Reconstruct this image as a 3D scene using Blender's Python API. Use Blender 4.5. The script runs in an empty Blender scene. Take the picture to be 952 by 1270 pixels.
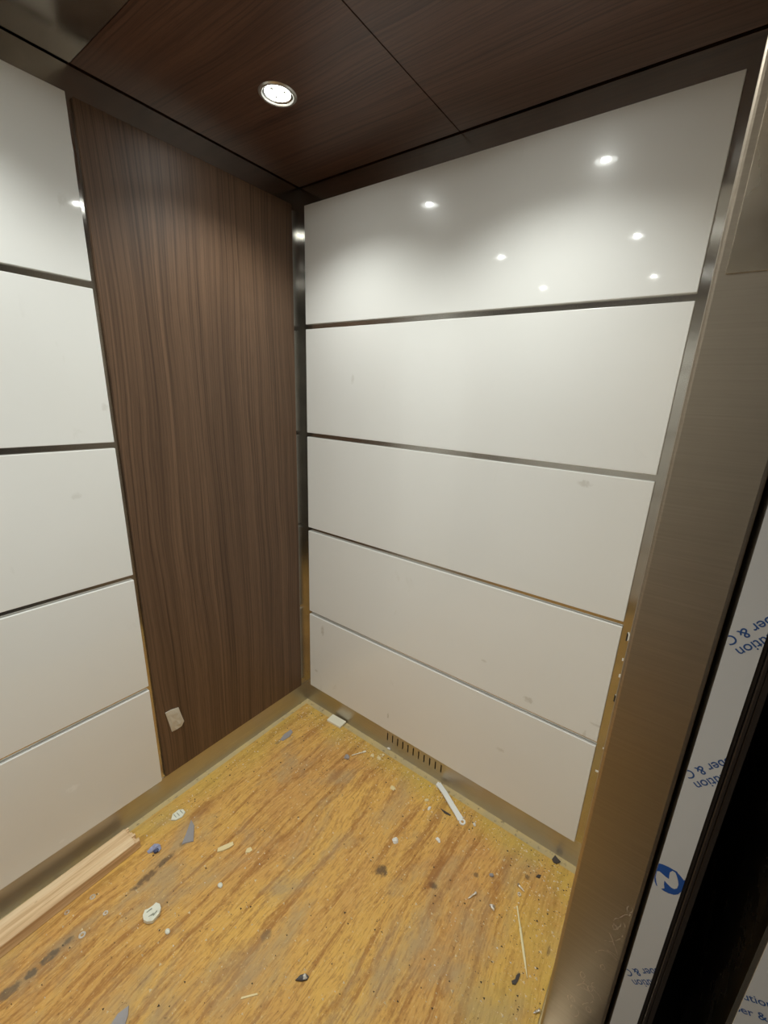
import bpy, bmesh, math, random
from mathutils import Matrix, Vector

random.seed(7)
scene = bpy.context.scene
COL = scene.collection

# ------------------------------------------------------------------ camera
F_PX, CX, CY, IW, IH = 522.086, 485.794, 644.248, 952, 1270
CAM = Vector((1.32568, -1.20801, 1.36931))
RIGHT = Vector((0.80669606, 0.58938033, 0.04326993))
DOWN = Vector((0.20015595, -0.2035971, -0.95837666))
FWD = Vector((-0.55603872, 0.78177941, -0.28220895))
cd = bpy.data.cameras.new('camera')
cam = bpy.data.objects.new('camera', cd)
COL.objects.link(cam)
cd.sensor_fit = 'VERTICAL'
cd.sensor_height = 36.0
cd.lens = F_PX / IH * 36.0
cd.shift_x = -(CX - IW / 2) / IH
cd.shift_y = (CY - IH / 2) / IH
cd.clip_start = 0.01
m3 = Matrix((RIGHT, -DOWN, -FWD)).transposed()
cam.matrix_world = Matrix.Translation(CAM) @ m3.to_4x4()
scene.camera = cam

# ------------------------------------------------------------------ world and exposure
w = bpy.data.worlds.new('world')
scene.world = w
w.use_nodes = True
w.node_tree.nodes['Background'].inputs[0].default_value = (0.03, 0.028, 0.025, 1)
w.node_tree.nodes['Background'].inputs[1].default_value = 1.0
vs = scene.view_settings
vs.view_transform = 'Standard'
vs.look = 'None'
vs.exposure = 0.0
vs.gamma = 1.0
vs.use_curve_mapping = False

LED_W = 17.0            # watts of each downlight's lamp
LED_COL = (0.965, 1.0, 0.955)
LED_GLOW = 14.0         # emission of the frosted lens
LED_CORE = 420.0        # emission of the LED at its centre

# ------------------------------------------------------------------ key sizes (metres)
FZ = -0.10             # top of the plywood floor
CZ = 2.062             # underside of the ceiling
PR = 0.010             # wall panels stand proud of the steel by this
WID = 2.10             # cab width along y (0 .. -2.10)
JX0, JX1 = 1.293, 1.408   # front column
JY = -0.45             # plane of the column face
PH, PG = 0.3864, 0.017    # panel height, gap


def ray(u, v):
    return RIGHT * ((u - CX) / F_PX) + DOWN * ((v - CY) / F_PX) + FWD


def hit(u, v, ax, val):
    d = ray(u, v)
    return CAM + d * ((val - CAM[ax]) / d[ax])


def fl(u, v, z=FZ):
    return hit(u, v, 2, z)


# ------------------------------------------------------------------ material helpers
class NT:
    def __init__(s, name):
        s.m = bpy.data.materials.new(name)
        s.m.use_nodes = True
        s.t = s.m.node_tree
        s.b = s.t.nodes['Principled BSDF']

    def n(s, kind, **kw):
        nd = s.t.nodes.new(kind)
        for k, v in kw.items():
            setattr(nd, k, v)
        return nd

    def link(s, a, b):
        s.t.links.new(a, b)

    def put(s, sock, v):
        if hasattr(v, 'is_linked') or hasattr(v, 'links'):
            s.link(v, sock)
        else:
            sock.default_value = v

    def obj(s):
        return s.n('ShaderNodeTexCoord').outputs['Object']

    def mapping(s, vec, scale=(1, 1, 1), loc=(0, 0, 0), rot=(0, 0, 0)):
        nd = s.n('ShaderNodeMapping')
        s.link(vec, nd.inputs[0])
        nd.inputs['Scale'].default_value = scale
        nd.inputs['Location'].default_value = loc
        nd.inputs['Rotation'].default_value = rot
        return nd.outputs[0]

    def noise(s, vec, scale=1, detail=4, rough=.55, dist=0):
        nd = s.n('ShaderNodeTexNoise')
        s.link(vec, nd.inputs['Vector'])
        nd.inputs['Scale'].default_value = scale
        nd.inputs['Detail'].default_value = detail
        nd.inputs['Roughness'].default_value = rough
        nd.inputs['Distortion'].default_value = dist
        return nd.outputs[0]

    def ramp(s, fac, stops, interp='LINEAR'):
        nd = s.n('ShaderNodeValToRGB')
        s.link(fac, nd.inputs[0])
        cr = nd.color_ramp
        cr.interpolation = interp
        while len(cr.elements) < len(stops):
            cr.elements.new(.5)
        for e, (p, c) in zip(cr.elements, stops):
            e.position = p
            e.color = (c, c, c, 1) if isinstance(c, (int, float)) else (*c, 1)
        return nd.outputs[0]

    def mix(s, fac, a, b, mode='MIX'):
        nd = s.n('ShaderNodeMix', data_type='RGBA', blend_type=mode)
        s.put(nd.inputs[0], fac)
        for sock, v in ((nd.inputs[6], a), (nd.inputs[7], b)):
            if isinstance(v, tuple):
                sock.default_value = (*v, 1)
            else:
                s.link(v, sock)
        return nd.outputs[2]

    def math(s, op, a, b=0.0, c=0.0, clamp=False):
        nd = s.n('ShaderNodeMath', operation=op, use_clamp=clamp)
        for i, v in enumerate((a, b, c)):
            if isinstance(v, (int, float)):
                nd.inputs[i].default_value = v
            else:
                s.link(v, nd.inputs[i])
        return nd.outputs[0]

    def sep(s, vec):
        nd = s.n('ShaderNodeSeparateXYZ')
        s.link(vec, nd.inputs[0])
        return nd.outputs

    def comb(s, x, y, z):
        nd = s.n('ShaderNodeCombineXYZ')
        for i, v in enumerate((x, y, z)):
            if isinstance(v, (int, float)):
                nd.inputs[i].default_value = v
            else:
                s.link(v, nd.inputs[i])
        return nd.outputs[0]

    def bump(s, h, strength=.3, dist=.002):
        nd = s.n('ShaderNodeBump')
        s.link(h, nd.inputs['Height'])
        nd.inputs['Strength'].default_value = strength
        nd.inputs['Distance'].default_value = dist
        s.link(nd.outputs[0], s.b.inputs['Normal'])

    def set(s, **kw):
        names = dict(col='Base Color', rough='Roughness', metal='Metallic', spec='Specular IOR Level', coat='Coat Weight',
                     crough='Coat Roughness', emis='Emission Color', estr='Emission Strength', alpha='Alpha',
                     trans='Transmission Weight', aniso='Anisotropic')
        for k, v in kw.items():
            sk = s.b.inputs[names[k]]
            if isinstance(v, tuple):
                sk.default_value = (*v, 1)
            else:
                s.put(sk, v)
        return s.m


M = {}


def plain(name, col, rough=.5, **kw):
    n = NT(name)
    M[name] = n.set(col=col, rough=rough, **kw)
    return M[name]


RUB, CHALK = (.40, .37, .30), (.88, .88, .86)
SCUFFS = [(400, 782, 1, .010, .030, .45, RUB), (481, 888, 1, .004, .014, .6, RUB), (392, 832, 1, .012, .008, .35, RUB), (620, 930, 1, .016, .008, .3, RUB),
          (655, 868, 1, .020, .012, .4, RUB), (437, 470, 1, .008, .020, .22, RUB), (725, 600, 1, .020, .010, .35, RUB), (740, 900, 1, .030, .005, .3, RUB),
          (724, 912, 1, .006, .020, .3, RUB), (600, 820, 1, .012, .005, .3, RUB), (90, 978, 0, .020, .012, .7, CHALK), (77, 1043, 0, .008, .006, .6, CHALK),
          (130, 505, 0, .010, .012, .22, RUB), (95, 615, 0, .014, .010, .2, RUB)]


def mat_white():
    n = NT('white_laminate')
    o = n.obj()
    big = n.noise(n.mapping(o, (1, 1, 1)), 3.2, 3, .5)
    tint = n.mix(n.ramp(big, [(.3, 0.), (.75, 1.)]), (.80, .80, .775), (.785, .783, .752))
    # small grey rub marks with a shape of their own
    sm = n.noise(n.mapping(o, (1, 1, .45)), 17, 5, .6, .6)
    sm2 = n.noise(n.mapping(o, (1, 1, 1), (3.1, 1.7, .3)), 4.0, 2, .5)
    mk = n.math('MULTIPLY', n.ramp(sm, [(.64, 0.), (.80, 1.)]), n.ramp(sm2, [(.56, 0.), (.66, 1.)]))
    col = n.mix(n.math('MULTIPLY', mk, .45), tint, (.50, .48, .42))
    s = n.sep(o)
    jit = n.math('MULTIPLY', n.math('SUBTRACT', n.noise(o, 95., 3, .65), .5), 3.2)
    for (u, v, wall, ra, rz, amt, cc) in SCUFFS:
        p = hit(u, v, wall, 0.0)
        k = 0 if wall == 1 else 1
        da = n.math('DIVIDE', n.math('SUBTRACT', s[k], p[k]), ra)
        dz = n.math('DIVIDE', n.math('SUBTRACT', s[2], p.z), rz)
        dn = n.math('DIVIDE', n.math('SUBTRACT', s[wall], 0.0), .02)
        dd = n.math('ADD', n.math('ADD', n.math('MULTIPLY', da, da), n.math('MULTIPLY', dz, dz)), n.math('MULTIPLY', dn, dn))
        col = n.mix(n.math('MULTIPLY', n.ramp(n.math('ADD', dd, jit), [(.1, 1.), (1.0, 0.)]), amt), col, cc)
    rg = .28
    M['white_laminate'] = n.set(col=col, rough=rg, spec=.35, coat=.65, crough=.045)


def wood(name, axis_u, axis_v, dark, light, rough=.33, vscale=1.0, seed=0.0, coat=.10):
    """Wood laminate, grain running along axis_v, varied across axis_u."""
    n = NT(name)
    s = n.sep(n.obj())
    u, v = s[axis_u], s[axis_v]
    wob = n.noise(n.comb(n.math('MULTIPLY', u, 3.2), n.math('MULTIPLY', v, .9 * vscale), seed), 1.0, 2, .5)
    wob2 = n.noise(n.comb(n.math('MULTIPLY', u, 11.), n.math('MULTIPLY', v, 1.6 * vscale), seed + 4), 1.0, 2, .5)
    ud = n.math('ADD', n.math('ADD', u, n.math('MULTIPLY', wob, .075)), n.math('MULTIPLY', wob2, .006))
    band = n.noise(n.comb(n.math('MULTIPLY', ud, 26.), n.math('MULTIPLY', v, .35 * vscale), seed + 9), 1.0, 3, .6)
    line = n.noise(n.comb(n.math('MULTIPLY', ud, 210.), n.math('MULTIPLY', v, .9 * vscale), seed + 2), 1.0, 3, .6)
    pore = n.noise(n.comb(n.math('MULTIPLY', u, 520.), n.math('MULTIPLY', v, 14. * vscale), seed + 5), 1.0, 2, .5)
    a = n.math('ADD', n.math('MULTIPLY', band, .45), n.math('MULTIPLY', line, .55))
    base = n.ramp(a, [(.36, dark), (.5, tuple((d + l) / 2 for d, l in zip(dark, light))), (.64, light)])
    dl = n.ramp(line, [(.36, 1.), (.46, 0.)])
    col = n.mix(n.math('MULTIPLY', dl, .45), base, tuple(c * .55 for c in dark))
    col = n.mix(n.math('MULTIPLY', n.ramp(pore, [(.32, 1.), (.45, 0.)]), .35), col, tuple(c * .6 for c in dark))
    n.bump(pore, .12, .0006)
    M[name] = n.set(col=col, rough=rough, spec=.4, coat=coat, crough=.3)


def mat_steel(name, base, rough, var=.06, brush=None, stain=0.0, bumpd=.0004, aniso=0.0, arot=0.0):
    n = NT(name)
    if aniso:
        tg = n.n('ShaderNodeTangent', direction_type='RADIAL', axis='Z')
        n.link(tg.outputs[0], n.b.inputs['Tangent'])
        n.b.inputs['Anisotropic'].default_value = aniso
        n.b.inputs['Anisotropic Rotation'].default_value = arot
    o = n.obj()
    col = base
    sv = n.noise(o, 5.0, 4, .6)
    c = n.mix(n.ramp(sv, [(.3, 0.), (.75, 1.)]), base, tuple(x * (1 - stain) for x in base))
    rg = n.ramp(n.noise(n.mapping(o, (1, 1, 1), (1, 2, 3)), 9.0, 4), [(.3, max(.02, rough - var)), (.75, rough + var)])
    if brush:
        br = n.noise(n.mapping(o, brush), 1.0, 3, .6)
        rg = n.math('ADD', rg, n.math('MULTIPLY', n.math('SUBTRACT', br, .5), .14))
        c = n.mix(n.ramp(br, [(.3, 0.), (.7, 1.)]), c, tuple(x * .86 for x in base))
        n.bump(br, .25, bumpd)
    n.set(metal=1.0)
    M[name] = n.set(col=c, rough=rg)


def mat_plywood():
    n = NT('weathered_plywood')
    o = n.obj()
    s = n.sep(o)
    x, y = s[0], s[1]
    w1 = n.noise(n.comb(n.math('MULTIPLY', x, 3.0), n.math('MULTIPLY', y, 1.3), 0.), 1.0, 3, .5)
    w2 = n.noise(n.comb(n.math('MULTIPLY', x, 13.), n.math('MULTIPLY', y, 5.), 3.), 1.0, 2, .5)
    xd = n.math('ADD', n.math('ADD', x, n.math('MULTIPLY', w1, .13)), n.math('MULTIPLY', w2, .018))
    strk = n.noise(n.comb(n.math('MULTIPLY', xd, 38.), n.math('MULTIPLY', y, 2.2), 1.), 1.0, 3, .6)
    fine = n.noise(n.comb(n.math('MULTIPLY', xd, 190.), n.math('MULTIPLY', y, 26.), 2.), 1.0, 3, .6)
    patch = n.noise(n.comb(n.math('MULTIPLY', x, 4.5), n.math('MULTIPLY', y, 2.4), 6.), 1.0, 4, .6, .4)
    spk = n.noise(n.mapping(o, (1, .55, 1)), 120., 5, .75)
    c = n.mix(n.ramp(patch, [(.34, 0.), (.66, 1.)]), (.76, .45, .11), (.62, .33, .105))
    c = n.mix(n.math('MULTIPLY', n.ramp(n.math('ADD', strk, n.math('MULTIPLY', n.math('SUBTRACT', spk, .5), .35)), [(.38, 1.), (.50, 0.)]), .8), c, (.40, .18, .045))
    c = n.mix(n.math('MULTIPLY', n.ramp(fine, [(.36, 1.), (.5, 0.)]), .5), c, (.34, .16, .05))
    c = n.mix(n.math('MULTIPLY', n.ramp(fine, [(.56, 0.), (.70, 1.)]), .55), c, (.74, .50, .20))
    # grey trodden-in dust
    d1 = n.noise(n.comb(n.math('MULTIPLY', x, 6.), n.math('MULTIPLY', y, 3.2), 11.), 1.0, 5, .65, .3)
    c = n.mix(n.math('MULTIPLY', n.ramp(d1, [(.50, 0.), (.66, 1.)]), .66), c, (.43, .32, .18))
    # yellower, clean margin beside the walls
    edge = n.math('MAXIMUM', n.math('MAXIMUM', n.ramp(n.math('MULTIPLY', x, 1.0), [(.04, 1.), (.15, 0.)]),
                                    n.ramp(n.math('MULTIPLY', y, -1.0), [(.04, 1.), (.13, 0.)])),
                  n.ramp(n.math('SUBTRACT', 1.3, x), [(.04, 1.), (.22, 0.)]))
    en = n.math('MULTIPLY', edge, n.ramp(n.noise(o, 9., 4, .6), [(.3, .2), (.62, 1.)]))
    c = n.mix(n.math('MULTIPLY', en, .7), c, (.62, .43, .085))
    # dark specks and pale chips
    c = n.mix(n.math('MULTIPLY', n.ramp(spk, [(.30, 1.), (.40, 0.)]), .8), c, (.15, .08, .03))
    c = n.mix(n.math('MULTIPLY', n.ramp(spk, [(.60, 0.), (.70, 1.)]), .7), c, (.82, .62, .32))
    # knots and stains, each with its own place and shape
    for (u, v, rx, ry, colr, amt) in STAINS:
        p = fl(u, v)
        dx = n.math('DIVIDE', n.math('SUBTRACT', x, p.x), rx)
        dy = n.math('DIVIDE', n.math('SUBTRACT', y, p.y), ry)
        dd = n.math('ADD', n.math('MULTIPLY', dx, dx), n.math('MULTIPLY', dy, dy))
        jit = n.noise(o, 60., 3, .6)
        dd = n.math('ADD', dd, n.math('MULTIPLY', n.math('SUBTRACT', jit, .5), 2.6))
        c = n.mix(n.math('MULTIPLY', n.ramp(dd, [(.25, 1.), (1.0, 0.)]), amt), c, colr)
    h = n.math('ADD', n.math('MULTIPLY', fine, .6), n.math('ADD', n.math('MULTIPLY', strk, .6), n.math('MULTIPLY', spk, .5)))
    n.bump(h, .8, .004)
    M['weathered_plywood'] = n.set(col=c, rough=.62, spec=.3)


DK, RD, GY = (.085, .055, .04), (.30, .12, .035), (.12, .10, .075)
STAINS = [(473, 1080, .020, .022, DK, .8), (537, 1098, .016, .014, DK, .75), (537, 1085, .018, .08, RD, .55),
          (205, 1067, .012, .035, DK, .7), (180, 1090, .014, .045, DK, .7), (232, 1042, .012, .03, DK, .4),
          (62, 1186, .013, .026, GY, .8), (38, 1208, .012, .016, GY, .8), (10, 1231, .016, .030, GY, .7),
          (84, 1168, .010, .018, GY, .7), (418, 960, .020, .07, RD, .5), (480, 932, .02, .05, RD, .3),
          (250, 1005, .03, .05, RD, .45), (345, 920, .01, .02, GY, .5), (330, 1160, .014, .02, GY, .45),
          (590, 1085, .009, .010, DK, .6), (654, 1088, .010, .010, DK, .65), (667, 1087, .008, .006, DK, .85),
          (641, 1212, .005, .016, DK, .8), (680, 1180, .005, .016, DK, .5), (540, 1120, .02, .05, RD, .35)]


def build_materials():
    mat_white()
    wood('walnut_vertical', 1, 2, (.080, .044, .0245), (.152, .087, .049), seed=1.3, rough=.46, coat=0.0)
    wood('walnut_ceiling', 1, 0, (.062, .026, .0145), (.125, .058, .034), rough=.4, vscale=1.6, seed=7.7)
    mat_steel('kick_steel', (.62, .58, .51), .38, .05, brush=(2., 2., 160.), stain=.2, aniso=.7, arot=.25)
    mat_steel('reveal_steel', (.60, .58, .54), .165, .02, stain=.22, aniso=.97)
    mat_steel('column_steel', (.51, .435, .345), .44, .04, brush=(6., 6., 300.), stain=.12, aniso=.5)
    mat_steel('bright_steel', (.70, .61, .48), .26, .06, stain=.1, aniso=.6)
    mat_steel('ceiling_steel', (.55, .51, .46), .22, .05)
    mat_steel('screw_metal', (.86, .84, .80), .38, .05)
    mat_plywood()
    plain('black', (.006, .006, .006), .6)
    plain('hoistway_black', (.010, .010, .011), .8)  # near-black backdrop colour, holds the darkness of the unlit gap
    plain('dark_bronze', (.055, .042, .034), .38, metal=.6)
    plain('film_blue', (.02, .085, .33), .35)
    plain('film_navy', (.03, .085, .25), .4)
    plain('paper_white', (.80, .80, .68), .6)
    plain('crease_shade', (.36, .37, .30), .7)  # shade in the paper folds, put in as a grey colour
    plain('scrape_chalk', (.62, .52, .40), .8)
    plain('plastic_white', (.84, .84, .80), .3)
    plain('shim_cream', (.84, .80, .64), .5)
    plain('blue_wrap', (.36, .40, .60), .35)
    plain('navy_wrap', (.04, .05, .12), .4)
    plain('grey_tape', (.33, .31, .31), .4)
    plain('chip_yellow', (.80, .66, .36), .6)
    plain('skewer_wood', (.84, .76, .46), .5)
    plain('dark_scrap', (.05, .04, .035), .5)
    plain('dust_pale', (.78, .64, .40), .8)
    plain('dust_dark', (.06, .045, .03), .8)
    plain('dust_white', (.82, .80, .74), .7)
    plain('lamp_trim', (.62, .60, .56), .3, metal=.85)
    plain('lamp_reflector', (.85, .85, .85), .15, metal=1.0)
    plain('led_glow', (1., 1., 1.), .5, emis=LED_COL, estr=LED_GLOW)
    plain('led_core', (1., 1., 1.), .5, emis=LED_COL, estr=LED_CORE)
    plain('led_chip', (.35, .35, .33), .5)
    # protective film: slightly glossy off-white
    n = NT('film_white')
    nz = n.noise(n.mapping(n.obj(), (30, 30, 5)), 1., 3)
    n.bump(nz, .15, .001)
    M['film_white'] = n.set(col=(.60, .58, .56), rough=.32, spec=.5)
    # clear crumpled tape
    n = NT('clear_tape')
    nz = n.noise(n.obj(), 90., 3, .6)
    n.bump(nz, .6, .003)
    M['clear_tape'] = n.set(col=(.66, .61, .51), rough=.25, spec=.6, alpha=.86)
    # dusty platform edge around the plywood
    n = NT('dusty_ledge')
    a = n.noise(n.obj(), 60., 5, .7)
    b = n.noise(n.obj(), 9., 3, .6)
    c = n.mix(n.ramp(b, [(.35, 0.), (.65, 1.)]), (.58, .44, .19), (.46, .375, .22))
    c = n.mix(n.ramp(a, [(.30, 1.), (.42, 0.)]), c, (.17, .13, .08))
    n.bump(a, .6, .002)
    M['dusty_ledge'] = n.set(col=c, rough=.8)
    # lumber
    n = NT('pine_lumber')
    s = n.sep(n.obj())
    g = n.noise(n.comb(n.math('MULTIPLY', s[0], 70.), n.math('MULTIPLY', s[1], 3.), n.math('MULTIPLY', s[2], 70.)), 1., 3, .6, .3)
    g2 = n.noise(n.comb(n.math('MULTIPLY', s[0], 300.), n.math('MULTIPLY', s[1], 14.), n.math('MULTIPLY', s[2], 300.)), 1., 2)
    c = n.ramp(g, [(.34, (.58, .37, .19)), (.52, (.78, .56, .33)), (.7, (.84, .65, .42))])
    c = n.mix(n.math('MULTIPLY', n.ramp(g2, [(.3, 1.), (.45, 0.)]), .3), c, (.42, .24, .11))
    kn = n.noise(n.comb(n.math('MULTIPLY', s[0], 60.), n.math('MULTIPLY', s[1], 26.), 5.), 1., 2)
    c = n.mix(n.math('MULTIPLY', n.ramp(kn, [(.70, 0.), (.76, 1.)]), .7), c, (.22, .09, .045))
    n.bump(g2, .3, .001)
    M['pine_lumber'] = n.set(col=c, rough=.6)


build_materials()


# ------------------------------------------------------------------ mesh helpers
def add_box(bm, x0, x1, y0, y1, z0, z1, bev=0, seg=2):
    r = bmesh.ops.create_cube(bm, size=1)
    vs_ = r['verts']
    for v in vs_:
        v.co = Vector(((x0 + x1) / 2 + v.co.x * (x1 - x0), (y0 + y1) / 2 + v.co.y * (y1 - y0), (z0 + z1) / 2 + v.co.z * (z1 - z0)))
    if bev:
        es = list({e for v in vs_ for e in v.link_edges})
        bmesh.ops.bevel(bm, geom=es, offset=bev, segments=seg, affect='EDGES', profile=.5)
    return vs_


def add_tube(bm, a, b, r0, r1, seg=12):
    a, b = Vector(a), Vector(b)
    d = b - a
    q = d.to_track_quat('Z', 'Y').to_matrix().to_4x4()
    bmesh.ops.create_cone(bm, cap_ends=True, segments=seg, radius1=r0, radius2=r1, depth=d.length,
                          matrix=Matrix.Translation((a + b) / 2) @ q)


def add_prism(bm, pts, z0, z1):
    """extrude an xy outline from z0 to z1 (z may be a function of x,y for the top)"""
    lo = [bm.verts.new((x, y, z0)) for x, y in pts]
    hi = [bm.verts.new((x, y, z1(x, y) if callable(z1) else z1)) for x, y in pts]
    n = len(pts)
    bm.faces.new(list(reversed(lo)))
    bm.faces.new(hi)
    for i in range(n):
        bm.faces.new((lo[i], lo[(i + 1) % n], hi[(i + 1) % n], hi[i]))


def add_lathe(bm, prof, c, seg=40):
    rings = []
    for r, z in prof:
        rings.append([bm.verts.new((c[0] + r * math.cos(2 * math.pi * k / seg), c[1] + r * math.sin(2 * math.pi * k / seg), c[2] + z)) for k in range(seg)])
    for a, b in zip(rings, rings[1:]):
        for k in range(seg):
            bm.faces.new((a[k], a[(k + 1) % seg], b[(k + 1) % seg], b[k]))


def obj(name, bm, mat, parent=None, smooth=False, fix=True):
    if fix:
        bmesh.ops.recalc_face_normals(bm, faces=bm.faces)
    me = bpy.data.meshes.new(name)
    bm.to_mesh(me)
    bm.free()
    if mat:
        me.materials.append(M[mat])
    if smooth:
        for p in me.polygons:
            p.use_smooth = True
        try:
            me.set_sharp_from_angle(angle=math.radians(40))
        except Exception:
            pass
    o = bpy.data.objects.new(name, me)
    COL.objects.link(o)
    if parent:
        o.parent = parent
    return o


def box(name, mat, parent, *a, bev=0, seg=2, smooth=False):
    bm = bmesh.new()
    add_box(bm, *a, bev=bev, seg=seg)
    return obj(name, bm, mat, parent, smooth=smooth)


def struct(o, label, cat):
    o['kind'] = 'structure'
    o['label'] = label
    o['category'] = cat
    return o


def tag(o, label, cat, group=None):
    o['label'] = label
    o['category'] = cat
    if group:
        o['group'] = group
    return o


def empty(name, loc=(0, 0, 0)):
    o = bpy.data.objects.new(name, None)
    o.empty_display_size = .05
    o.location = loc
    COL.objects.link(o)
    return o


# ------------------------------------------------------------------ floor
floor = struct(box('floor', 'dusty_ledge', None, -PR, JX0, -WID - PR, PR, FZ - .05, FZ - .004),
               'bare cab floor of worn golden plywood with a dusty margin along the walls', 'floor')
box('plywood_sheet', 'weathered_plywood', floor, .016, JX0 - .006, -WID + .03, -.020, FZ - .004, FZ)
bm = bmesh.new()
add_box(bm, JX0, 1.352, -1.65, JY, FZ - .05, FZ - .006)
for k in range(4):
    add_box(bm, 1.300 + k * .013, 1.306 + k * .013, -1.65, JY, FZ - .006, FZ - .003)
obj('sill', bm, 'bright_steel', floor)

# ------------------------------------------------------------------ walls
ROWS = []
z = 2.0
for k in range(5):
    ROWS.append((z - PH, z))
    z -= PH + PG

# rear wall (plane x = 0 faces into the cab)
wall_rear = struct(box('wall_rear', 'reveal_steel', None, -PR - .03, -PR, -WID - PR, PR, FZ - .05, CZ + .075),
                   'steel rear wall carrying white panels beside a tall brown wood panel', 'wall')
for z0, z1 in ROWS:
    box('wall_panel', 'white_laminate', wall_rear, -PR, 0, -1.400, -.700, z0, z1, bev=.0012)
for y0, y1 in ((-.686, -.036), (-2.064, -1.414)):
    box('wood_panel', 'walnut_vertical', wall_rear, -PR, .0, y0, y1, .006, 1.997, bev=.001)

# side wall in view (plane y = 0)
wall_right = struct(box('wall_right', 'reveal_steel', None, -PR, JX0, PR, PR + .03, 0.0, CZ + .075),
                    'steel side wall faced with five wide glossy white panels', 'wall')
for z0, z1 in ROWS:
    box('wall_panel', 'white_laminate', wall_right, .024, 1.253, 0, PR, z0, z1, bev=.0012)
# kick plate below it with a row of vent slots cut through
sx0, pitch, sw, sz0, sz1, ns = .486, .0264, .0052, -.060, -.022, 11
bm = bmesh.new()
kb = (PR, PR + .006)
add_box(bm, -PR, sx0, *kb, FZ - .05, 0)
add_box(bm, sx0 + (ns - 1) * pitch + sw, JX0, *kb, FZ - .05, 0)
add_box(bm, sx0, sx0 + (ns - 1) * pitch + sw, *kb, FZ - .05, sz0)
add_box(bm, sx0, sx0 + (ns - 1) * pitch + sw, *kb, sz1, 0)
for k in range(ns - 1):
    add_box(bm, sx0 + k * pitch + sw, sx0 + (k + 1) * pitch, *kb, sz0, sz1)
obj('kick_plate', bm, 'kick_steel', wall_right)
box('kick_plate', 'kick_steel', wall_rear, -PR - .001, -PR + .0015, -WID - PR, PR, FZ - .004, -.001)
box('vent_dark_back', 'black', wall_right, sx0 - .01, sx0 + ns * pitch, PR + .012, PR + .03, FZ, -.001)  # black backing sheet standing in for the darkness behind the slots
# torn slots and flecks on the bare steel strip beside the column
for (u, v, hh) in ((778.5, 790, .026), (763, 866, .024)):
    p = hit(u, v, 1, PR)
    box('slot', 'black', wall_right, p.x - .004, p.x - .0005, PR - .0006, PR + .001, p.z - hh / 2, p.z + hh / 2)
    bm = bmesh.new()
    add_prism(bm, [(p.x, -hh * .5), (p.x + .003, -hh * .3), (p.x + .004, hh * .2), (p.x + .001, hh * .55), (p.x - .003, hh * .5), (p.x, hh * .25)], 0, .0012)
    for vv in bm.verts:
        vv.co = Vector((vv.co.x, PR - vv.co.z, p.z + vv.co.y))
    obj('fleck', bm, 'dust_white', wall_right)
for (u, v, ww, hh) in ((741, 957, .014, .006), (748, 928, .004, .005), (772, 818, .004, .008), (768, 838, .004, .010)):
    p = hit(u, v, 1, PR)
    box('fleck', 'dust_white', wall_right, p.x - ww / 2, p.x + ww / 2, PR - .001, PR + .0005, p.z - hh / 2, p.z + hh / 2)

# opposite side wall (only met in reflections)
wall_left = struct(box('wall_left', 'reveal_steel', None, -PR, JX0, -WID - PR - .03, -WID - PR, FZ - .05, CZ + .075),
                   'steel side wall with white panels facing the panelled side wall', 'wall')
for z0, z1 in ROWS:
    box('wall_panel', 'white_laminate', wall_left, .024, 1.253, -WID - PR, -WID, z0, z1, bev=.0012)

# front wall: the two columns and the transom around the door opening
bm = bmesh.new()
add_box(bm, JX0, JX1, JY, PR + .03, FZ - .05, CZ + .075, bev=.006, seg=3)
wall_front = struct(obj('wall_front', bm, 'column_steel', None),
                    'broad brushed steel column framing the lift door opening', 'wall')
box('column', 'column_steel', wall_front, JX0, JX1, -WID - PR - .03, -1.65, FZ - .05, CZ + .075, bev=.006, seg=3)
box('transom', 'column_steel', wall_front, JX0, JX1, -1.65, JY, 2.0, CZ + .075)
box('cover_plate', 'bright_steel', wall_front, 1.307, JX1 - .002, JY - .0022, JY + .001, 1.541, 1.995, bev=.0006)

# curly chalky scrape lines low on the column face
rnd = random.Random(21)
bm = bmesh.new()
for (u, v, n_, step) in ((768, 1138, 16, .006), (775, 1150, 14, .006), (760, 1152, 12, .005), (772, 1160, 10, .006), (752, 1178, 16, .006), (762, 1190, 14, .006),
                         (748, 1196, 12, .005), (715, 1222, 16, .006), (728, 1216, 14, .006), (738, 1225, 14, .006), (705, 1240, 14, .005), (722, 1246, 16, .006),
                         (733, 1255, 12, .005), (712, 1260, 12, .005), (745, 1240, 12, .005)):
    p = hit(u, v, 1, JY)
    ang = rnd.uniform(0, 6.28)
    turn = rnd.uniform(-.5, .5)
    for k in range(n_):
        q = p + Vector((math.cos(ang) * step * .7, 0, math.sin(ang) * step))
        if not JX0 + .012 < q.x < JX1 - .008:
            ang += 2.2
            continue
        if rnd.random() < .82:
            wd = rnd.uniform(.0003, .0009)
            nr = Vector((-math.sin(ang), 0, math.cos(ang))) * wd
            yy = Vector((0, -.0004, 0))
            vs4 = [bm.verts.new(t) for t in (p - nr + yy, q - nr + yy, q + nr + yy, p + nr + yy)]
            bm.faces.new(vs4)
        p = q
        turn += rnd.uniform(-.35, .35)
        turn = max(-.9, min(.9, turn))
        ang += turn
o = obj('scrape_marks', bm, 'scrape_chalk', wall_front, fix=False)
o['kind'] = 'stuff'

# ------------------------------------------------------------------ ceiling
XS = ((-.004, .6290), (.6320, 1.284))
YS = ((-.679, .004), (-1.419, -.681), (-WID - .004, -1.421))
LX, LY = (.321, .930), (-.357, -1.055, -1.745)
HOLE = .0385
ceiling = struct(box('ceiling', 'black', None, -PR - .03, JX1, -WID - PR - .03, PR + .03, CZ + .075, CZ + .095),
                 'dropped lift ceiling of dark brown wood panels with recessed downlights', 'ceiling')


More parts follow.
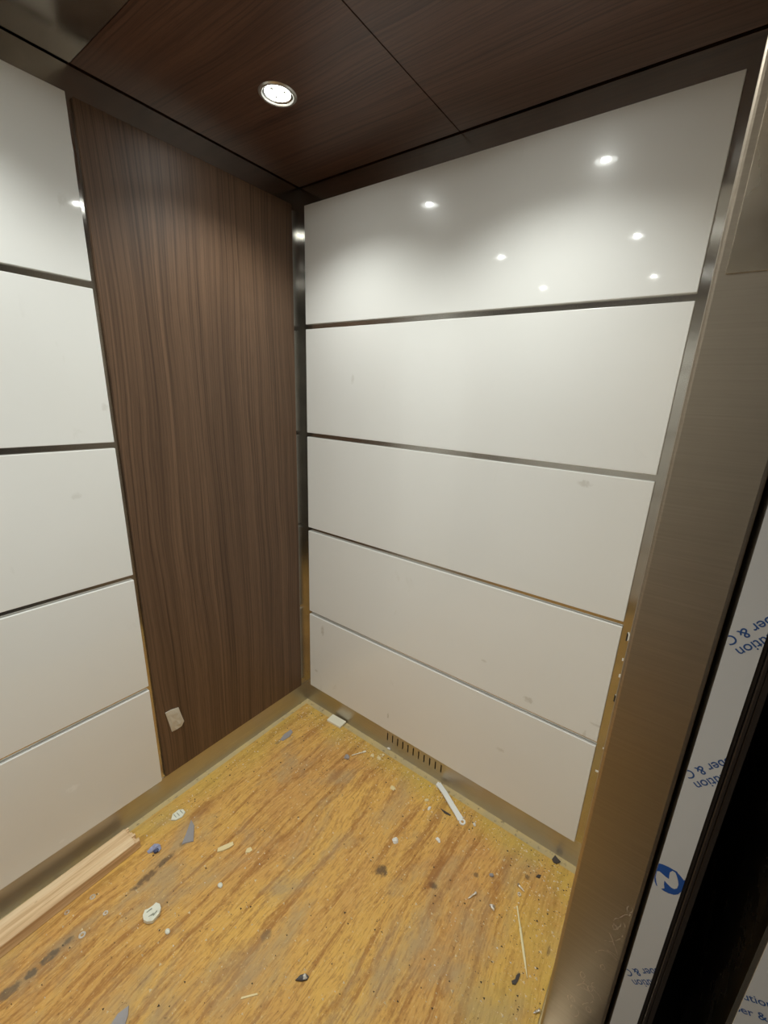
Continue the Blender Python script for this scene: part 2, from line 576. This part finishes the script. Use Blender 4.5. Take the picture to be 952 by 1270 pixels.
def holed_panel(x0, x1, y0, y1, c, r, z0, z1):
    angs = [2 * math.pi * k / 32 for k in range(32)]
    for cx_, cy_ in ((x0, y0), (x1, y0), (x1, y1), (x0, y1)):
        angs.append(math.atan2(cy_ - c[1], cx_ - c[0]) % (2 * math.pi))
    angs = sorted(set(round(a, 6) for a in angs))
    inner, outer = [], []
    for a in angs:
        dx, dy = math.cos(a), math.sin(a)
        t = min((((x1 if dx > 0 else x0) - c[0]) / dx) if abs(dx) > 1e-9 else 9,
                (((y1 if dy > 0 else y0) - c[1]) / dy) if abs(dy) > 1e-9 else 9)
        inner.append((c[0] + r * dx, c[1] + r * dy))
        outer.append((c[0] + t * dx, c[1] + t * dy))
    bm = bmesh.new()
    il, ol, ih, oh = ([bm.verts.new((*p, zz)) for p in ps] for ps, zz in ((inner, z0), (outer, z0), (inner, z1), (outer, z1)))
    n = len(angs)
    for i in range(n):
        j = (i + 1) % n
        bm.faces.new((il[i], il[j], ol[j], ol[i]))
        bm.faces.new((ih[i], ih[j], oh[j], oh[i]))
        bm.faces.new((ol[i], ol[j], oh[j], oh[i]))
        bm.faces.new((il[i], il[j], ih[j], ih[i]))
    return bm


for j, (y0, y1) in enumerate(YS):
    for i, (x0, x1) in enumerate(XS):
        bm = holed_panel(x0, x1, y0, y1, (LX[i], LY[j]), HOLE, CZ, CZ + .016)
        obj('ceiling_panel', bm, 'ceiling_steel' if j == 1 else 'walnut_ceiling', ceiling)


# ------------------------------------------------------------------ downlights
def downlight(x, y, label, group=None):
    root = empty('downlight', (x, y, CZ))
    bm = bmesh.new()
    add_lathe(bm, [(.0375, .004), (.0365, -.0010), (.0385, -.0032), (.0435, -.0030), (.0462, -.0004), (.0462, .0)], (0, 0, 0), 48)
    obj('trim_ring', bm, 'lamp_trim', root, smooth=True)
    bm = bmesh.new()
    add_lathe(bm, [(.0375, .003), (.035, .0005), (.0312, .0020), (.0308, .0065)], (0, 0, 0), 40)
    obj('reflector', bm, 'lamp_reflector', root, smooth=True)
    bm = bmesh.new()
    bmesh.ops.create_circle(bm, cap_ends=True, segments=40, radius=.031, matrix=Matrix.Translation((0, 0, .0050)))
    for f in bm.faces:
        if f.normal.z > 0:
            f.normal_flip()
    lens = obj('lens', bm, 'led_glow', root, fix=False)
    bm = bmesh.new()
    add_lathe(bm, [(.0115, .0045), (.0110, .0036), (.0070, .0028), (.0001, .0024)], (0, 0, 0), 24)
    obj('led_core', bm, 'led_core', lens)
    for k in range(3):
        a = 2 * math.pi * k / 3 + .5
        bm = bmesh.new()
        add_box(bm, .0175 * math.cos(a) - .0035, .0175 * math.cos(a) + .0035, .0175 * math.sin(a) - .0035, .0175 * math.sin(a) + .0035, .0030, .0049)
        obj('led_chip', bm, 'led_chip', lens)
    ld = bpy.data.lights.new('downlight_lamp', 'SPOT')
    ld.energy = LED_W
    ld.color = LED_COL
    ld.spot_size = math.radians(128)
    ld.spot_blend = .80
    ld.shadow_soft_size = .012
    lo = bpy.data.objects.new('lamp', ld)
    lo.location = (0, 0, -.014)
    lo.parent = root
    COL.objects.link(lo)
    tag(root, label, 'downlight', group)


LAMP_LABELS = [['lit round downlight in the wood ceiling panel at the corner of the two walls', 'lit downlight in the wood ceiling panel beside the steel column'],
               ['lit downlight in the steel ceiling panel over the white rear wall panels', 'lit downlight in the steel ceiling panel over the door opening'],
               ['lit downlight in the ceiling corner between rear wall and opposite side wall', 'lit downlight in the ceiling panel by the opposite column']]
for j, y in enumerate(LY):
    for i, x in enumerate(LX):
        downlight(x, y, LAMP_LABELS[j][i], 'ceiling downlights')

# ------------------------------------------------------------------ lift doors and shaft beyond the column
DX0, DX1 = 1.4165, 1.4575
door = struct(box('door_1', 'column_steel', None, DX0, DX1, JY + .001, .58, FZ - .02, 2.02),
              'open lift door leaf whose edge wears white printed protective film', 'door')
film = box('protective_film', 'film_white', door, DX0, DX1, JY - .0004, JY + .001, FZ - .02, 2.02)
for k, (a, b, dy) in enumerate(((.0000, .0065, .004), (.0072, .0130, .000), (.0137, .0220, .003))):
    box('edge_strip', 'dark_bronze', door, DX1 + a, DX1 + b, JY + dy, .58, FZ - .02, 2.02, bev=.0012)
EX0 = 1.569
door2 = struct(box('door_2', 'bright_steel', None, EX0, EX0 + .08, JY + .001, .60, FZ - .02, 2.06),
               'landing door leaf wrapped in white printed film beyond the dark gap', 'door')
film2 = box('protective_film', 'film_white', door2, EX0 + .008, EX0 + .08, JY - .0004, JY + .001, FZ - .02, 2.06)


def text_mesh(body, size, align='LEFT'):
    cu = bpy.data.curves.new('print', 'FONT')
    cu.body = body
    cu.size = size
    cu.align_x = align
    cu.offset = size * .008
    to = bpy.data.objects.new('print', cu)
    COL.objects.link(to)
    bpy.context.view_layer.update()
    me = bpy.data.meshes.new_from_object(to.evaluated_get(bpy.context.evaluated_depsgraph_get()))
    bpy.data.objects.remove(to)
    bpy.data.curves.remove(cu)
    return me


def film_print(name, me, x0, z0, deg, xa, xb, mat, parent, lift=.0007):
    """flat print on the film, cut off where the film turns round the door's edge"""
    bm = bmesh.new()
    bm.from_mesh(me)
    c, s = math.cos(math.radians(deg)), math.sin(math.radians(deg))
    for v in bm.verts:
        a, b = v.co.x, v.co.y
        v.co = Vector((x0 + a * c - b * s, JY - lift, z0 + a * s + b * c))
    for px, nx in ((xa, -1), (xb, 1)):
        bmesh.ops.bisect_plane(bm, geom=list(bm.verts) + list(bm.edges) + list(bm.faces), plane_co=(px, 0, 0), plane_no=(nx, 0, 0), clear_outer=True)
    if not bm.faces:
        bm.free()
        return
    o = obj(name, bm, mat, parent, fix=False)
    return o


T1, T2 = text_mesh('Solution', .0212, 'RIGHT'), text_mesh('Rubber & C', .0212, 'RIGHT')
for dz in (.256, .0, -.507):
    film_print('film_lettering', T1, 1.4275, .7700 + dz, 231, DX0, DX1, 'film_navy', film)
    film_print('film_lettering', T2, 1.4105, .7825 + dz, 231, DX0, DX1, 'film_navy', film)
T3, T4 = text_mesh('lution', .0205), text_mesh('ber & C', .0205)
film_print('film_lettering', T3, 1.572, .394, 29, EX0 + .008, EX0 + .08, 'film_navy', film2)
film_print('film_lettering', T4, 1.572, .360, 29, EX0 + .008, EX0 + .08, 'film_navy', film2)


def film_shape(name, px, mat, lift):
    pts = [hit(790 + a / 11.9, 1060 + b / 11.9, 1, JY) for a, b in px]
    bm = bmesh.new()
    bm.faces.new([bm.verts.new((p.x, JY - lift, p.z)) for p in pts])
    for xp, nx in ((DX0, -1), (DX1, 1)):
        bmesh.ops.bisect_plane(bm, geom=list(bm.verts) + list(bm.edges) + list(bm.faces), plane_co=(xp, 0, 0), plane_no=(nx, 0, 0), clear_outer=True)
    bmesh.ops.triangulate(bm, faces=bm.faces)
    return obj(name, bm, mat, film, fix=False)


film_shape('film_emblem', [(310, 120), (380, 140), (460, 175), (530, 215), (600, 255), (660, 310), (705, 380), (690, 470), (650, 540), (600, 582), (540, 588),
                           (460, 565), (390, 530), (340, 490), (280, 450), (255, 390), (250, 310), (265, 220)], 'film_blue', .0007)
film_shape('film_emblem_wave', [(290, 235), (325, 238), (370, 275), (420, 320), (468, 352), (472, 300), (480, 255), (520, 232), (560, 255), (580, 300), (600, 370),
                                (608, 440), (585, 490), (545, 500), (500, 478), (450, 430), (400, 375), (393, 430), (400, 490), (350, 495), (300, 465), (282, 400), (272, 320)], 'film_white', .0010)
film_shape('film_emblem_wave', [(590, 235), (640, 265), (705, 355), (690, 375), (640, 310), (595, 262)], 'film_white', .0010)
film_shape('film_emblem_wave', [(525, 215), (600, 245), (700, 340), (760, 340), (640, 200)], 'film_white', .00085)

shaft = struct(box('wall_shaft', 'hoistway_black', None, JX1, EX0 + .08, .60, .64, FZ - .3, 2.3),
               'unlit black lift shaft wall behind the open doors', 'wall')
box('shaft_light_lid', 'hoistway_black', shaft, JX1, EX0 + .08, JY + .002, .60, 2.07, 2.3)  # added lid, keeps world light from falling into the gap
box('shaft_light_base', 'hoistway_black', shaft, JX1, EX0 + .08, JY + .002, .60, FZ - .3, FZ - .03)  # added underside, closes the gap against light from below

# ------------------------------------------------------------------ loose things on the floor
# pine offcut along the rear wall
bm = bmesh.new()
add_box(bm, -.038, .038, -1.62, 0, 0, .038, bev=.003, seg=2)
bmesh.ops.subdivide_edges(bm, edges=[e for e in bm.edges if abs((e.verts[0].co - e.verts[1].co).y) > .5], cuts=1)
o = obj('lumber', bm, 'pine_lumber', None)
o.location = (.062, -.842, FZ)
o.rotation_euler = (0, 0, math.radians(1.2))
tag(o, 'pale pine board lying on the floor along the base of the rear wall', 'lumber')
# splintered end fibres
bm = bmesh.new()
for k in range(11):
    x = -.034 + k * .0068
    l = random.uniform(.006, .016)
    add_box(bm, x - .0033, x + .0033, -.002, l, random.uniform(.001, .008), random.uniform(.026, .037))
obj('sawn_end', bm, 'pine_lumber', o)


def outline(name, mat, px, th, label, cat, group=None, z=FZ, curl=0.0, seed=0):
    """thin flat scrap: outline traced on the floor, given real thickness and a slight curl"""
    rnd = random.Random(seed)
    pts = [fl(u, v, z) for u, v in px]
    c = sum(pts, Vector()) / len(pts)
    bm = bmesh.new()
    rel = [((p.x - c.x), (p.y - c.y)) for p in pts]
    lo = [bm.verts.new((x, y, curl * rnd.random())) for x, y in rel]
    hi = [bm.verts.new((x * .97, y * .97, v.co.z + th)) for (x, y), v in zip(rel, lo)]
    cl, ch = bm.verts.new((0, 0, 0)), bm.verts.new((0, 0, th * 1.1))
    n = len(rel)
    for i in range(n):
        j = (i + 1) % n
        bm.faces.new((lo[i], lo[j], hi[j], hi[i]))
        bm.faces.new((cl, lo[j], lo[i]))
        bm.faces.new((ch, hi[i], hi[j]))
    zmin = min(v.co.z for v in bm.verts)
    for v in bm.verts:
        v.co.z -= zmin
    o = obj(name, bm, mat)
    o.location = (c.x, c.y, z)
    tag(o, label, cat, group)
    return o


def crumple(name, mat, u, v, rx, ry, h, label, cat, rot=0, seed=1, group=None, amt=.35):
    rnd = random.Random(seed)
    bm = bmesh.new()
    bmesh.ops.create_icosphere(bm, subdivisions=2, radius=1)
    for vv in bm.verts:
        k = 1 + rnd.uniform(-amt, amt)
        vv.co = Vector((vv.co.x * k * rx, vv.co.y * k * ry, max(-.55, vv.co.z * (1 + rnd.uniform(-amt, amt))) * h))
    zm = min(vv.co.z for vv in bm.verts)
    for vv in bm.verts:
        vv.co.z -= zm
    o = obj(name, bm, mat)
    p = fl(u, v)
    o.location = (p.x, p.y, FZ)
    o.rotation_euler = (0, 0, math.radians(rot))
    tag(o, label, cat, group)
    return o


# cream shim block against the kick plate
o = box('shim_block', 'shim_cream', None, -.040, .040, -.0215, .0215, 0, .011, bev=.0015)
o.location = (.217, -.020, FZ)
o.rotation_euler = (0, 0, math.radians(3))
tag(o, 'small cream rectangular block lying against the kick plate', 'block')

# bent white plastic strap with a screw hole at the end
px = [(543, 975), (551, 987), (559, 1000), (566, 1010), (571, 1017)]
ctr = [fl(u, v) for u, v in px]
base = ctr[0].copy()
bm = bmesh.new()
hw, th = .010, .004
zs = [.010, .012, .010, .005, .0005]
rows = []
for i, c in enumerate(ctr):
    t = (ctr[min(i + 1, 4)] - ctr[max(i - 1, 0)]).normalized()
    nrm = Vector((-t.y, t.x, 0))
    w_ = hw * (1.0 if i < 4 else 1.15)
    rows.append([bm.verts.new(c - base + nrm * sx * w_ + Vector((0, 0, zs[i] + dz))) for sx, dz in ((-1, 0), (1, 0), (1, th), (-1, th))])
for a, b in zip(rows, rows[1:]):
    for k in range(4):
        bm.faces.new((a[k], a[(k + 1) % 4], b[(k + 1) % 4], b[k]))
bm.faces.new(rows[0][::-1])
bm.faces.new(rows[-1])
strap = obj('plastic_strap', bm, 'plastic_white')
strap.location = (base.x, base.y, FZ)
tag(strap, 'bent white plastic strap with an eyelet end lying near the vent slots', 'strap')
bm = bmesh.new()
e = fl(573, 1020) - base
add_lathe(bm, [(.0055, .0), (.0115, .0), (.0115, .0045), (.0055, .0045), (.0055, .0)], (e.x, e.y, 0), 20)
obj('eyelet', bm, 'plastic_white', strap, smooth=True)
# foot of the arched strap
bm = bmesh.new()
add_box(bm, -.006, .006, -.008, .008, 0, .011)
obj('strap_foot', bm, 'plastic_white', strap)

# pale split skewer
a, b, c = fl(641, 1124, FZ + .003), fl(645, 1152, FZ + .003), fl(653.5, 1213, FZ + .003)
bm = bmesh.new()
add_tube(bm, a - a, b - a, .0022, .0024, 8)
add_tube(bm, b - a, (c - a) * .75, .0036, .0034, 8)
add_tube(bm, (c - a) * .75, c - a, .0034, .0006, 8)
o = obj('wood_skewer', bm, 'skewer_wood', None, smooth=True)
o.location = (a.x, a.y, FZ + .0036)
tag(o, 'long thin pale wooden skewer with a pointed end near the column', 'skewer')

# scraps
o = outline('paper_wad', 'paper_white', [(150 + a / 5.95, 980 + b / 5.95) for a, b in ((162, 940), (178, 905), (205, 892), (240, 870), (262, 848), (290, 852), (299, 880), (288, 930), (262, 955), (235, 985), (195, 998), (168, 980))],
            .009, 'crumpled white paper wad on the plywood', 'paper', curl=.006, seed=3)
c = o.location
for (a0, b0, a1, b1) in ((192, 922, 232, 893), (205, 955, 245, 930), (240, 945, 268, 912)):
    p, q = fl(150 + a0 / 5.95, 980 + b0 / 5.95) - c, fl(150 + a1 / 5.95, 980 + b1 / 5.95) - c
    bm = bmesh.new()
    add_tube(bm, (p.x, p.y, .0115), (q.x, q.y, .0120), .0012, .0018, 6)
    obj('fold_shade', bm, 'crease_shade', o)  # grey bars laid on as the shade inside the wad's folds
o = outline('folded_label', 'paper_white', [(212, 1018), (214, 1011), (221, 1005), (227, 1004), (230, 1008), (226, 1014), (218, 1018)], .003,
            'small creased pale label scrap with shade lines drawn in its folds', 'paper scrap', curl=.002, seed=2)
c = o.location
for k, (u, v) in enumerate(((217, 1013), (221, 1011), (225, 1008))):
    p = fl(u, v)
    box('fold_shade', 'crease_shade', o, p.x - c.x - .009, p.x - c.x + .009, p.y - c.y - .001, p.y - c.y + .001, .003, .0052)  # grey bars painted in for shade along the scrap's creases
outline('tape_strip', 'grey_tape', [(237, 1017), (241, 1024), (240, 1044), (231, 1046), (225, 1048), (231, 1034)], .0025, 'pointed grey strip of tape stuck to the plywood', 'tape', curl=.004, seed=4)
o = crumple('wrapper', 'blue_wrap', 193, 1054, .020, .013, .011, 'crumpled blue and navy wrapper scrap beside a dark stain', 'wrapper', rot=50, seed=8, amt=.4)
bm = bmesh.new()
bmesh.ops.create_icosphere(bm, subdivisions=1, radius=1)
for vv in bm.verts:
    vv.co = Vector((vv.co.x * .010 + .004, vv.co.y * .009 - .008, (vv.co.z + 1) * .007))
obj('dark_fold', bm, 'navy_wrap', o)
outline('wood_chip', 'chip_yellow', [(269, 1058), (270, 1053), (279, 1049), (289, 1045), (290, 1049), (284, 1053), (276, 1056)], .004, 'long pale yellow wood chip lying on greyish plywood', 'wood chip', curl=.002, seed=5)
outline('wood_chip', 'chip_yellow', [(304, 1058), (306, 1053), (311, 1051), (313, 1055), (309, 1058)], .003, 'short blunt wood chip beside the long yellow one', 'wood chip', seed=6)
crumple('pebble', 'paper_white', 273, 1099, .009, .007, .006, 'small round cream crumb between the wood chips and the paper wad', 'crumb', seed=9, amt=.12)
crumple('pebble', 'paper_white', 208, 1156, .008, .006, .005, 'small cream crumb lying next to the paper wad', 'crumb', seed=10, amt=.15)
outline('tape_strip', 'grey_tape', [(347, 918), (352, 911), (361, 905), (363, 908), (359, 914), (351, 919)], .002, 'short grey tape scrap near the bare corner of the floor', 'tape', curl=.002, seed=7)
outline('metal_offcut', 'grey_tape', [(137, 1272), (146, 1258), (160, 1248), (159, 1260), (154, 1275)], .002, 'grey triangular metal offcut on the open plywood', 'offcut', curl=.002, seed=11)
outline('bark_twist', 'dark_scrap', [(366, 1217), (372, 1211), (379, 1209), (383, 1212), (381, 1216), (374, 1218)], .004, 'dark curled scrap on the plywood with a grey core', 'scrap', curl=.004, seed=12)
crumple('plaster_crumb', 'dust_white', 378, 1213, .006, .005, .008, 'grey crumb held in the dark curled scrap', 'crumb', seed=12)
outline('splinter', 'chip_yellow', [(298, 1240), (299, 1237), (319, 1232), (320, 1234)], .002, 'thin pale wood splinter on the open plywood', 'splinter', seed=13)
crumple('plaster_crumb', 'dust_white', 490, 1043, .010, .010, .006, 'flat greyish plaster crumb beside the dark knot', 'crumb', seed=14)
crumple('plaster_crumb', 'grey_tape', 430, 940, .011, .009, .008, 'dark grey crumb at the tip of the thin cream peg', 'crumb', seed=15)
a, b = fl(436, 937, FZ + .003), fl(450, 933, FZ + .003)
bm = bmesh.new()
add_tube(bm, a, b, .0016, .0016, 8)
add_tube(bm, b, b + (b - a) * .25, .0038, .0038, 8)
o = obj('plastic_peg', bm, 'shim_cream', None, smooth=True)
o.location = (0, 0, .001)
tag(o, 'thin cream peg with a thick head near the cream block', 'peg')
for k, (u, v, s_) in enumerate(((462, 938, .008), (470, 941, .009), (475, 937, .007))):
    crumple('wood_crumb', 'chip_yellow', u, v, s_, s_ * .8, .005, ['pale wood crumb closest to the head of the cream peg', 'larger pale wood crumb between two smaller ones', 'pale wood crumb closest to the vent slots'][k], 'crumb', seed=20 + k, group='pale crumbs near the vent slots')
for k, (u, v, s_, mt) in enumerate(((487, 978, .012, 'chip_yellow'), (529, 993, .009, 'chip_yellow'), (532, 1003, .008, 'dust_white'), (588, 1023, .007, 'dust_white'), (543, 1042, .010, 'dust_white'), (482, 929, .008, 'dust_white'), (443, 902, .008, 'grey_tape'))):
    crumple('debris_crumb', mt, u, v, s_, s_ * .6, .004, ['pale sliver on the plywood facing the vent slots', 'yellow crumb beside the white strap', 'white crumb beside the white strap', 'white crumb past the eyelet of the white strap',
            'white crumb on the reddish streak', 'white crumb at the foot of the vent slots', 'grey crumb beside the cream block'][k], 'crumb', seed=40 + k, rot=k * 37)
outline('wire_bit', 'dark_scrap', [(546, 1003), (553, 1007), (559, 1011), (558, 1012), (551, 1009)], .002, 'short dark curved wire bit under the white strap', 'wire', seed=16)
outline('rubber_bit', 'dark_scrap', [(640, 1210), (644, 1207), (645, 1209), (642, 1217), (639, 1222), (635, 1221), (634, 1217), (638, 1216)], .003, 'small black forked rubber scrap near the pale skewer', 'scrap', seed=17)
outline('rubber_bit', 'dark_scrap', [(664, 1088), (667, 1085), (671, 1086), (669, 1089)], .003, 'tiny black rubber scrap near the side wall corner', 'scrap', seed=18)
outline('rubber_bit', 'dark_scrap', [(684, 1066), (688, 1061), (692, 1066), (695, 1069), (690, 1072), (686, 1070)], .003, 'black grit clump in the corner by the column', 'scrap', seed=19)


def screw(u0, v0, u1, v1, label):
    """screw lying on the floor; (u0,v0) tip, (u1,v1) head"""
    a, b = fl(u0, v0, FZ + .004), fl(u1, v1, FZ + .004)
    d = b - a
    root = empty('screw', (a.x, a.y, FZ))
    up = Vector((0, 0, .0045))
    n = d.normalized()
    bm = bmesh.new()
    add_tube(bm, up * .6, up * .6 + d * .25, .0006, .0022, 8)
    add_tube(bm, up * .6 + d * .25, up + d * .9, .0022, .0026, 8)
    k = .25
    while k < .85:
        p = up * .8 + d * k
        add_tube(bm, p, p + n * .0012, .0034, .0028, 8)
        k += .1
    obj('shank', bm, 'screw_metal', root, smooth=True)
    bm = bmesh.new()
    add_tube(bm, up + d * .86, up + d * .97, .0028, .0050, 12)
    add_tube(bm, up + d * .97, up + d * 1.02, .0050, .0044, 12)
    obj('head', bm, 'screw_metal', root, smooth=True)
    tag(root, label, 'screw')


screw(580, 1114, 590, 1107.5, 'steel screw lying alone on the plywood')
screw(650, 1105, 642, 1097, 'steel screw lying beside a small round nut')
screw(661, 1256, 669, 1253, 'short steel screw lying at the foot of the column')


def ring(name, u, v, ro, ri, h, label, cat, group=None):
    p = fl(u, v)
    bm = bmesh.new()
    add_lathe(bm, [(ri, 0), (ro, 0), (ro, h), (ri, h), (ri, 0)], (0, 0, 0), 16)
    o = obj(name, bm, 'screw_metal', None, smooth=True)
    o.location = (p.x, p.y, FZ)
    tag(o, label, cat, group)


ring('nut', 643.5, 1110, .0055, .0028, .005, 'small round nut beside the steel screw', 'nut')
ring('washer', 102, 1160, .0085, .0040, .002, 'shiny washer at the end of the dark stain line', 'washer')
ring('washer', 115, 1113, .0075, .0035, .003, 'small shiny washer near the pine board', 'washer')
ring('washer', 83, 1132, .0065, .003, .002, 'tiny washer closest to the side of the pine board', 'washer')
ring('washer', 131, 1133, .0065, .003, .003, 'tiny washer lying between the pine board and the paper wad', 'washer')
crumple('foil_bit', 'screw_metal', 611, 1126, .009, .007, .006, 'shiny bit of crumpled foil near the lone screw', 'foil', seed=31)
crumple('foil_bit', 'grey_tape', 609, 1086, .007, .006, .005, 'dull grey crumb near the lone screw', 'crumb', seed=32)

# crumpled clear tape on the wood panel
px = [(204.5, 884), (212, 880), (221, 877), (224, 885), (228, 894), (225, 900), (219, 904), (213, 907.5), (210, 899)]
pts = [hit(u, v, 0, 0.0) for u, v in px]
c = sum(pts, Vector()) / len(pts)
bm = bmesh.new()
rnd = random.Random(5)
lo = [bm.verts.new((.0006, p.y - c.y, p.z - c.z)) for p in pts]
mid = [bm.verts.new((.002 + rnd.random() * .004, (p.y - c.y) * .6, (p.z - c.z) * .6)) for p in pts]
hi = [bm.verts.new((.001 + rnd.random() * .003, p.y - c.y, p.z - c.z)) for p in pts]
ct, cb = bm.verts.new((.0035, 0, 0)), bm.verts.new((.0006, 0, 0))
n_ = len(pts)
for i in range(n_):
    j = (i + 1) % n_
    bm.faces.new((lo[i], lo[j], hi[j], hi[i]))
    bm.faces.new((hi[i], hi[j], mid[j], mid[i]))
    bm.faces.new((mid[i], mid[j], ct))
    bm.faces.new((lo[j], lo[i], cb))
o = obj('tape_scrap', bm, 'clear_tape')
o.location = (0.0, c.y, c.z)
tag(o, 'crumpled piece of clear tape stuck low on the brown wood panel', 'tape')


# ------------------------------------------------------------------ sawdust and grit nobody could count
def grit(n, mi, rnd, smin, smax, place, V, Fc, Mi):
    k0 = 0
    while k0 < n:
        x, y = place(rnd)
        if x < .13 and y < -.80 or .16 < x < .27 and y > -.06:
            continue
        k0 += 1
        s = smin + (smax - smin) * rnd.random() ** 3
        a = rnd.random() * 6.283
        e = .35 + rnd.random() * .65
        h = s * (.3 + .5 * rnd.random())
        k = len(V)
        for t in range(3):
            V.append((x + s * math.cos(a + t * 2.094), y + s * e * math.sin(a + t * 2.094), FZ - .0003))
        V.append((x, y, FZ + h))
        Fc += [(k, k + 2, k + 1), (k, k + 1, k + 3), (k + 1, k + 2, k + 3), (k + 2, k, k + 3)]
        Mi += [mi] * 4


def anywhere(r):
    return r.uniform(.04, 1.25), -r.uniform(.04, 1.3)


def near_wall(r):
    k = r.random()
    d = .03 + abs(r.gauss(0, .05))
    if k < .5:
        return r.uniform(.04, 1.25), -d
    if k < .62:
        return d, -r.uniform(.04, .8)
    return 1.285 - abs(r.gauss(0, .12)), -r.uniform(.03, .75)


rg = random.Random(11)
V, Fc, Mi = [], [], []
grit(2600, 0, rg, .0013, .0058, lambda r: anywhere(r) if r.random() < .6 else near_wall(r), V, Fc, Mi)
grit(1700, 1, rg, .0011, .0050, lambda r: anywhere(r) if r.random() < .5 else near_wall(r), V, Fc, Mi)
grit(420, 2, rg, .0010, .0045, lambda r: near_wall(r) if r.random() < .7 else anywhere(r), V, Fc, Mi)
me = bpy.data.meshes.new('sawdust')
me.from_pydata(V, [], Fc)
for k in ('dust_pale', 'dust_dark', 'dust_white'):
    me.materials.append(M[k])
me.polygons.foreach_set('material_index', Mi)
o = bpy.data.objects.new('sawdust', me)
COL.objects.link(o)
o['kind'] = 'stuff'
tag(o, 'fine sawdust, dark grit and plaster flecks scattered over the plywood', 'debris')
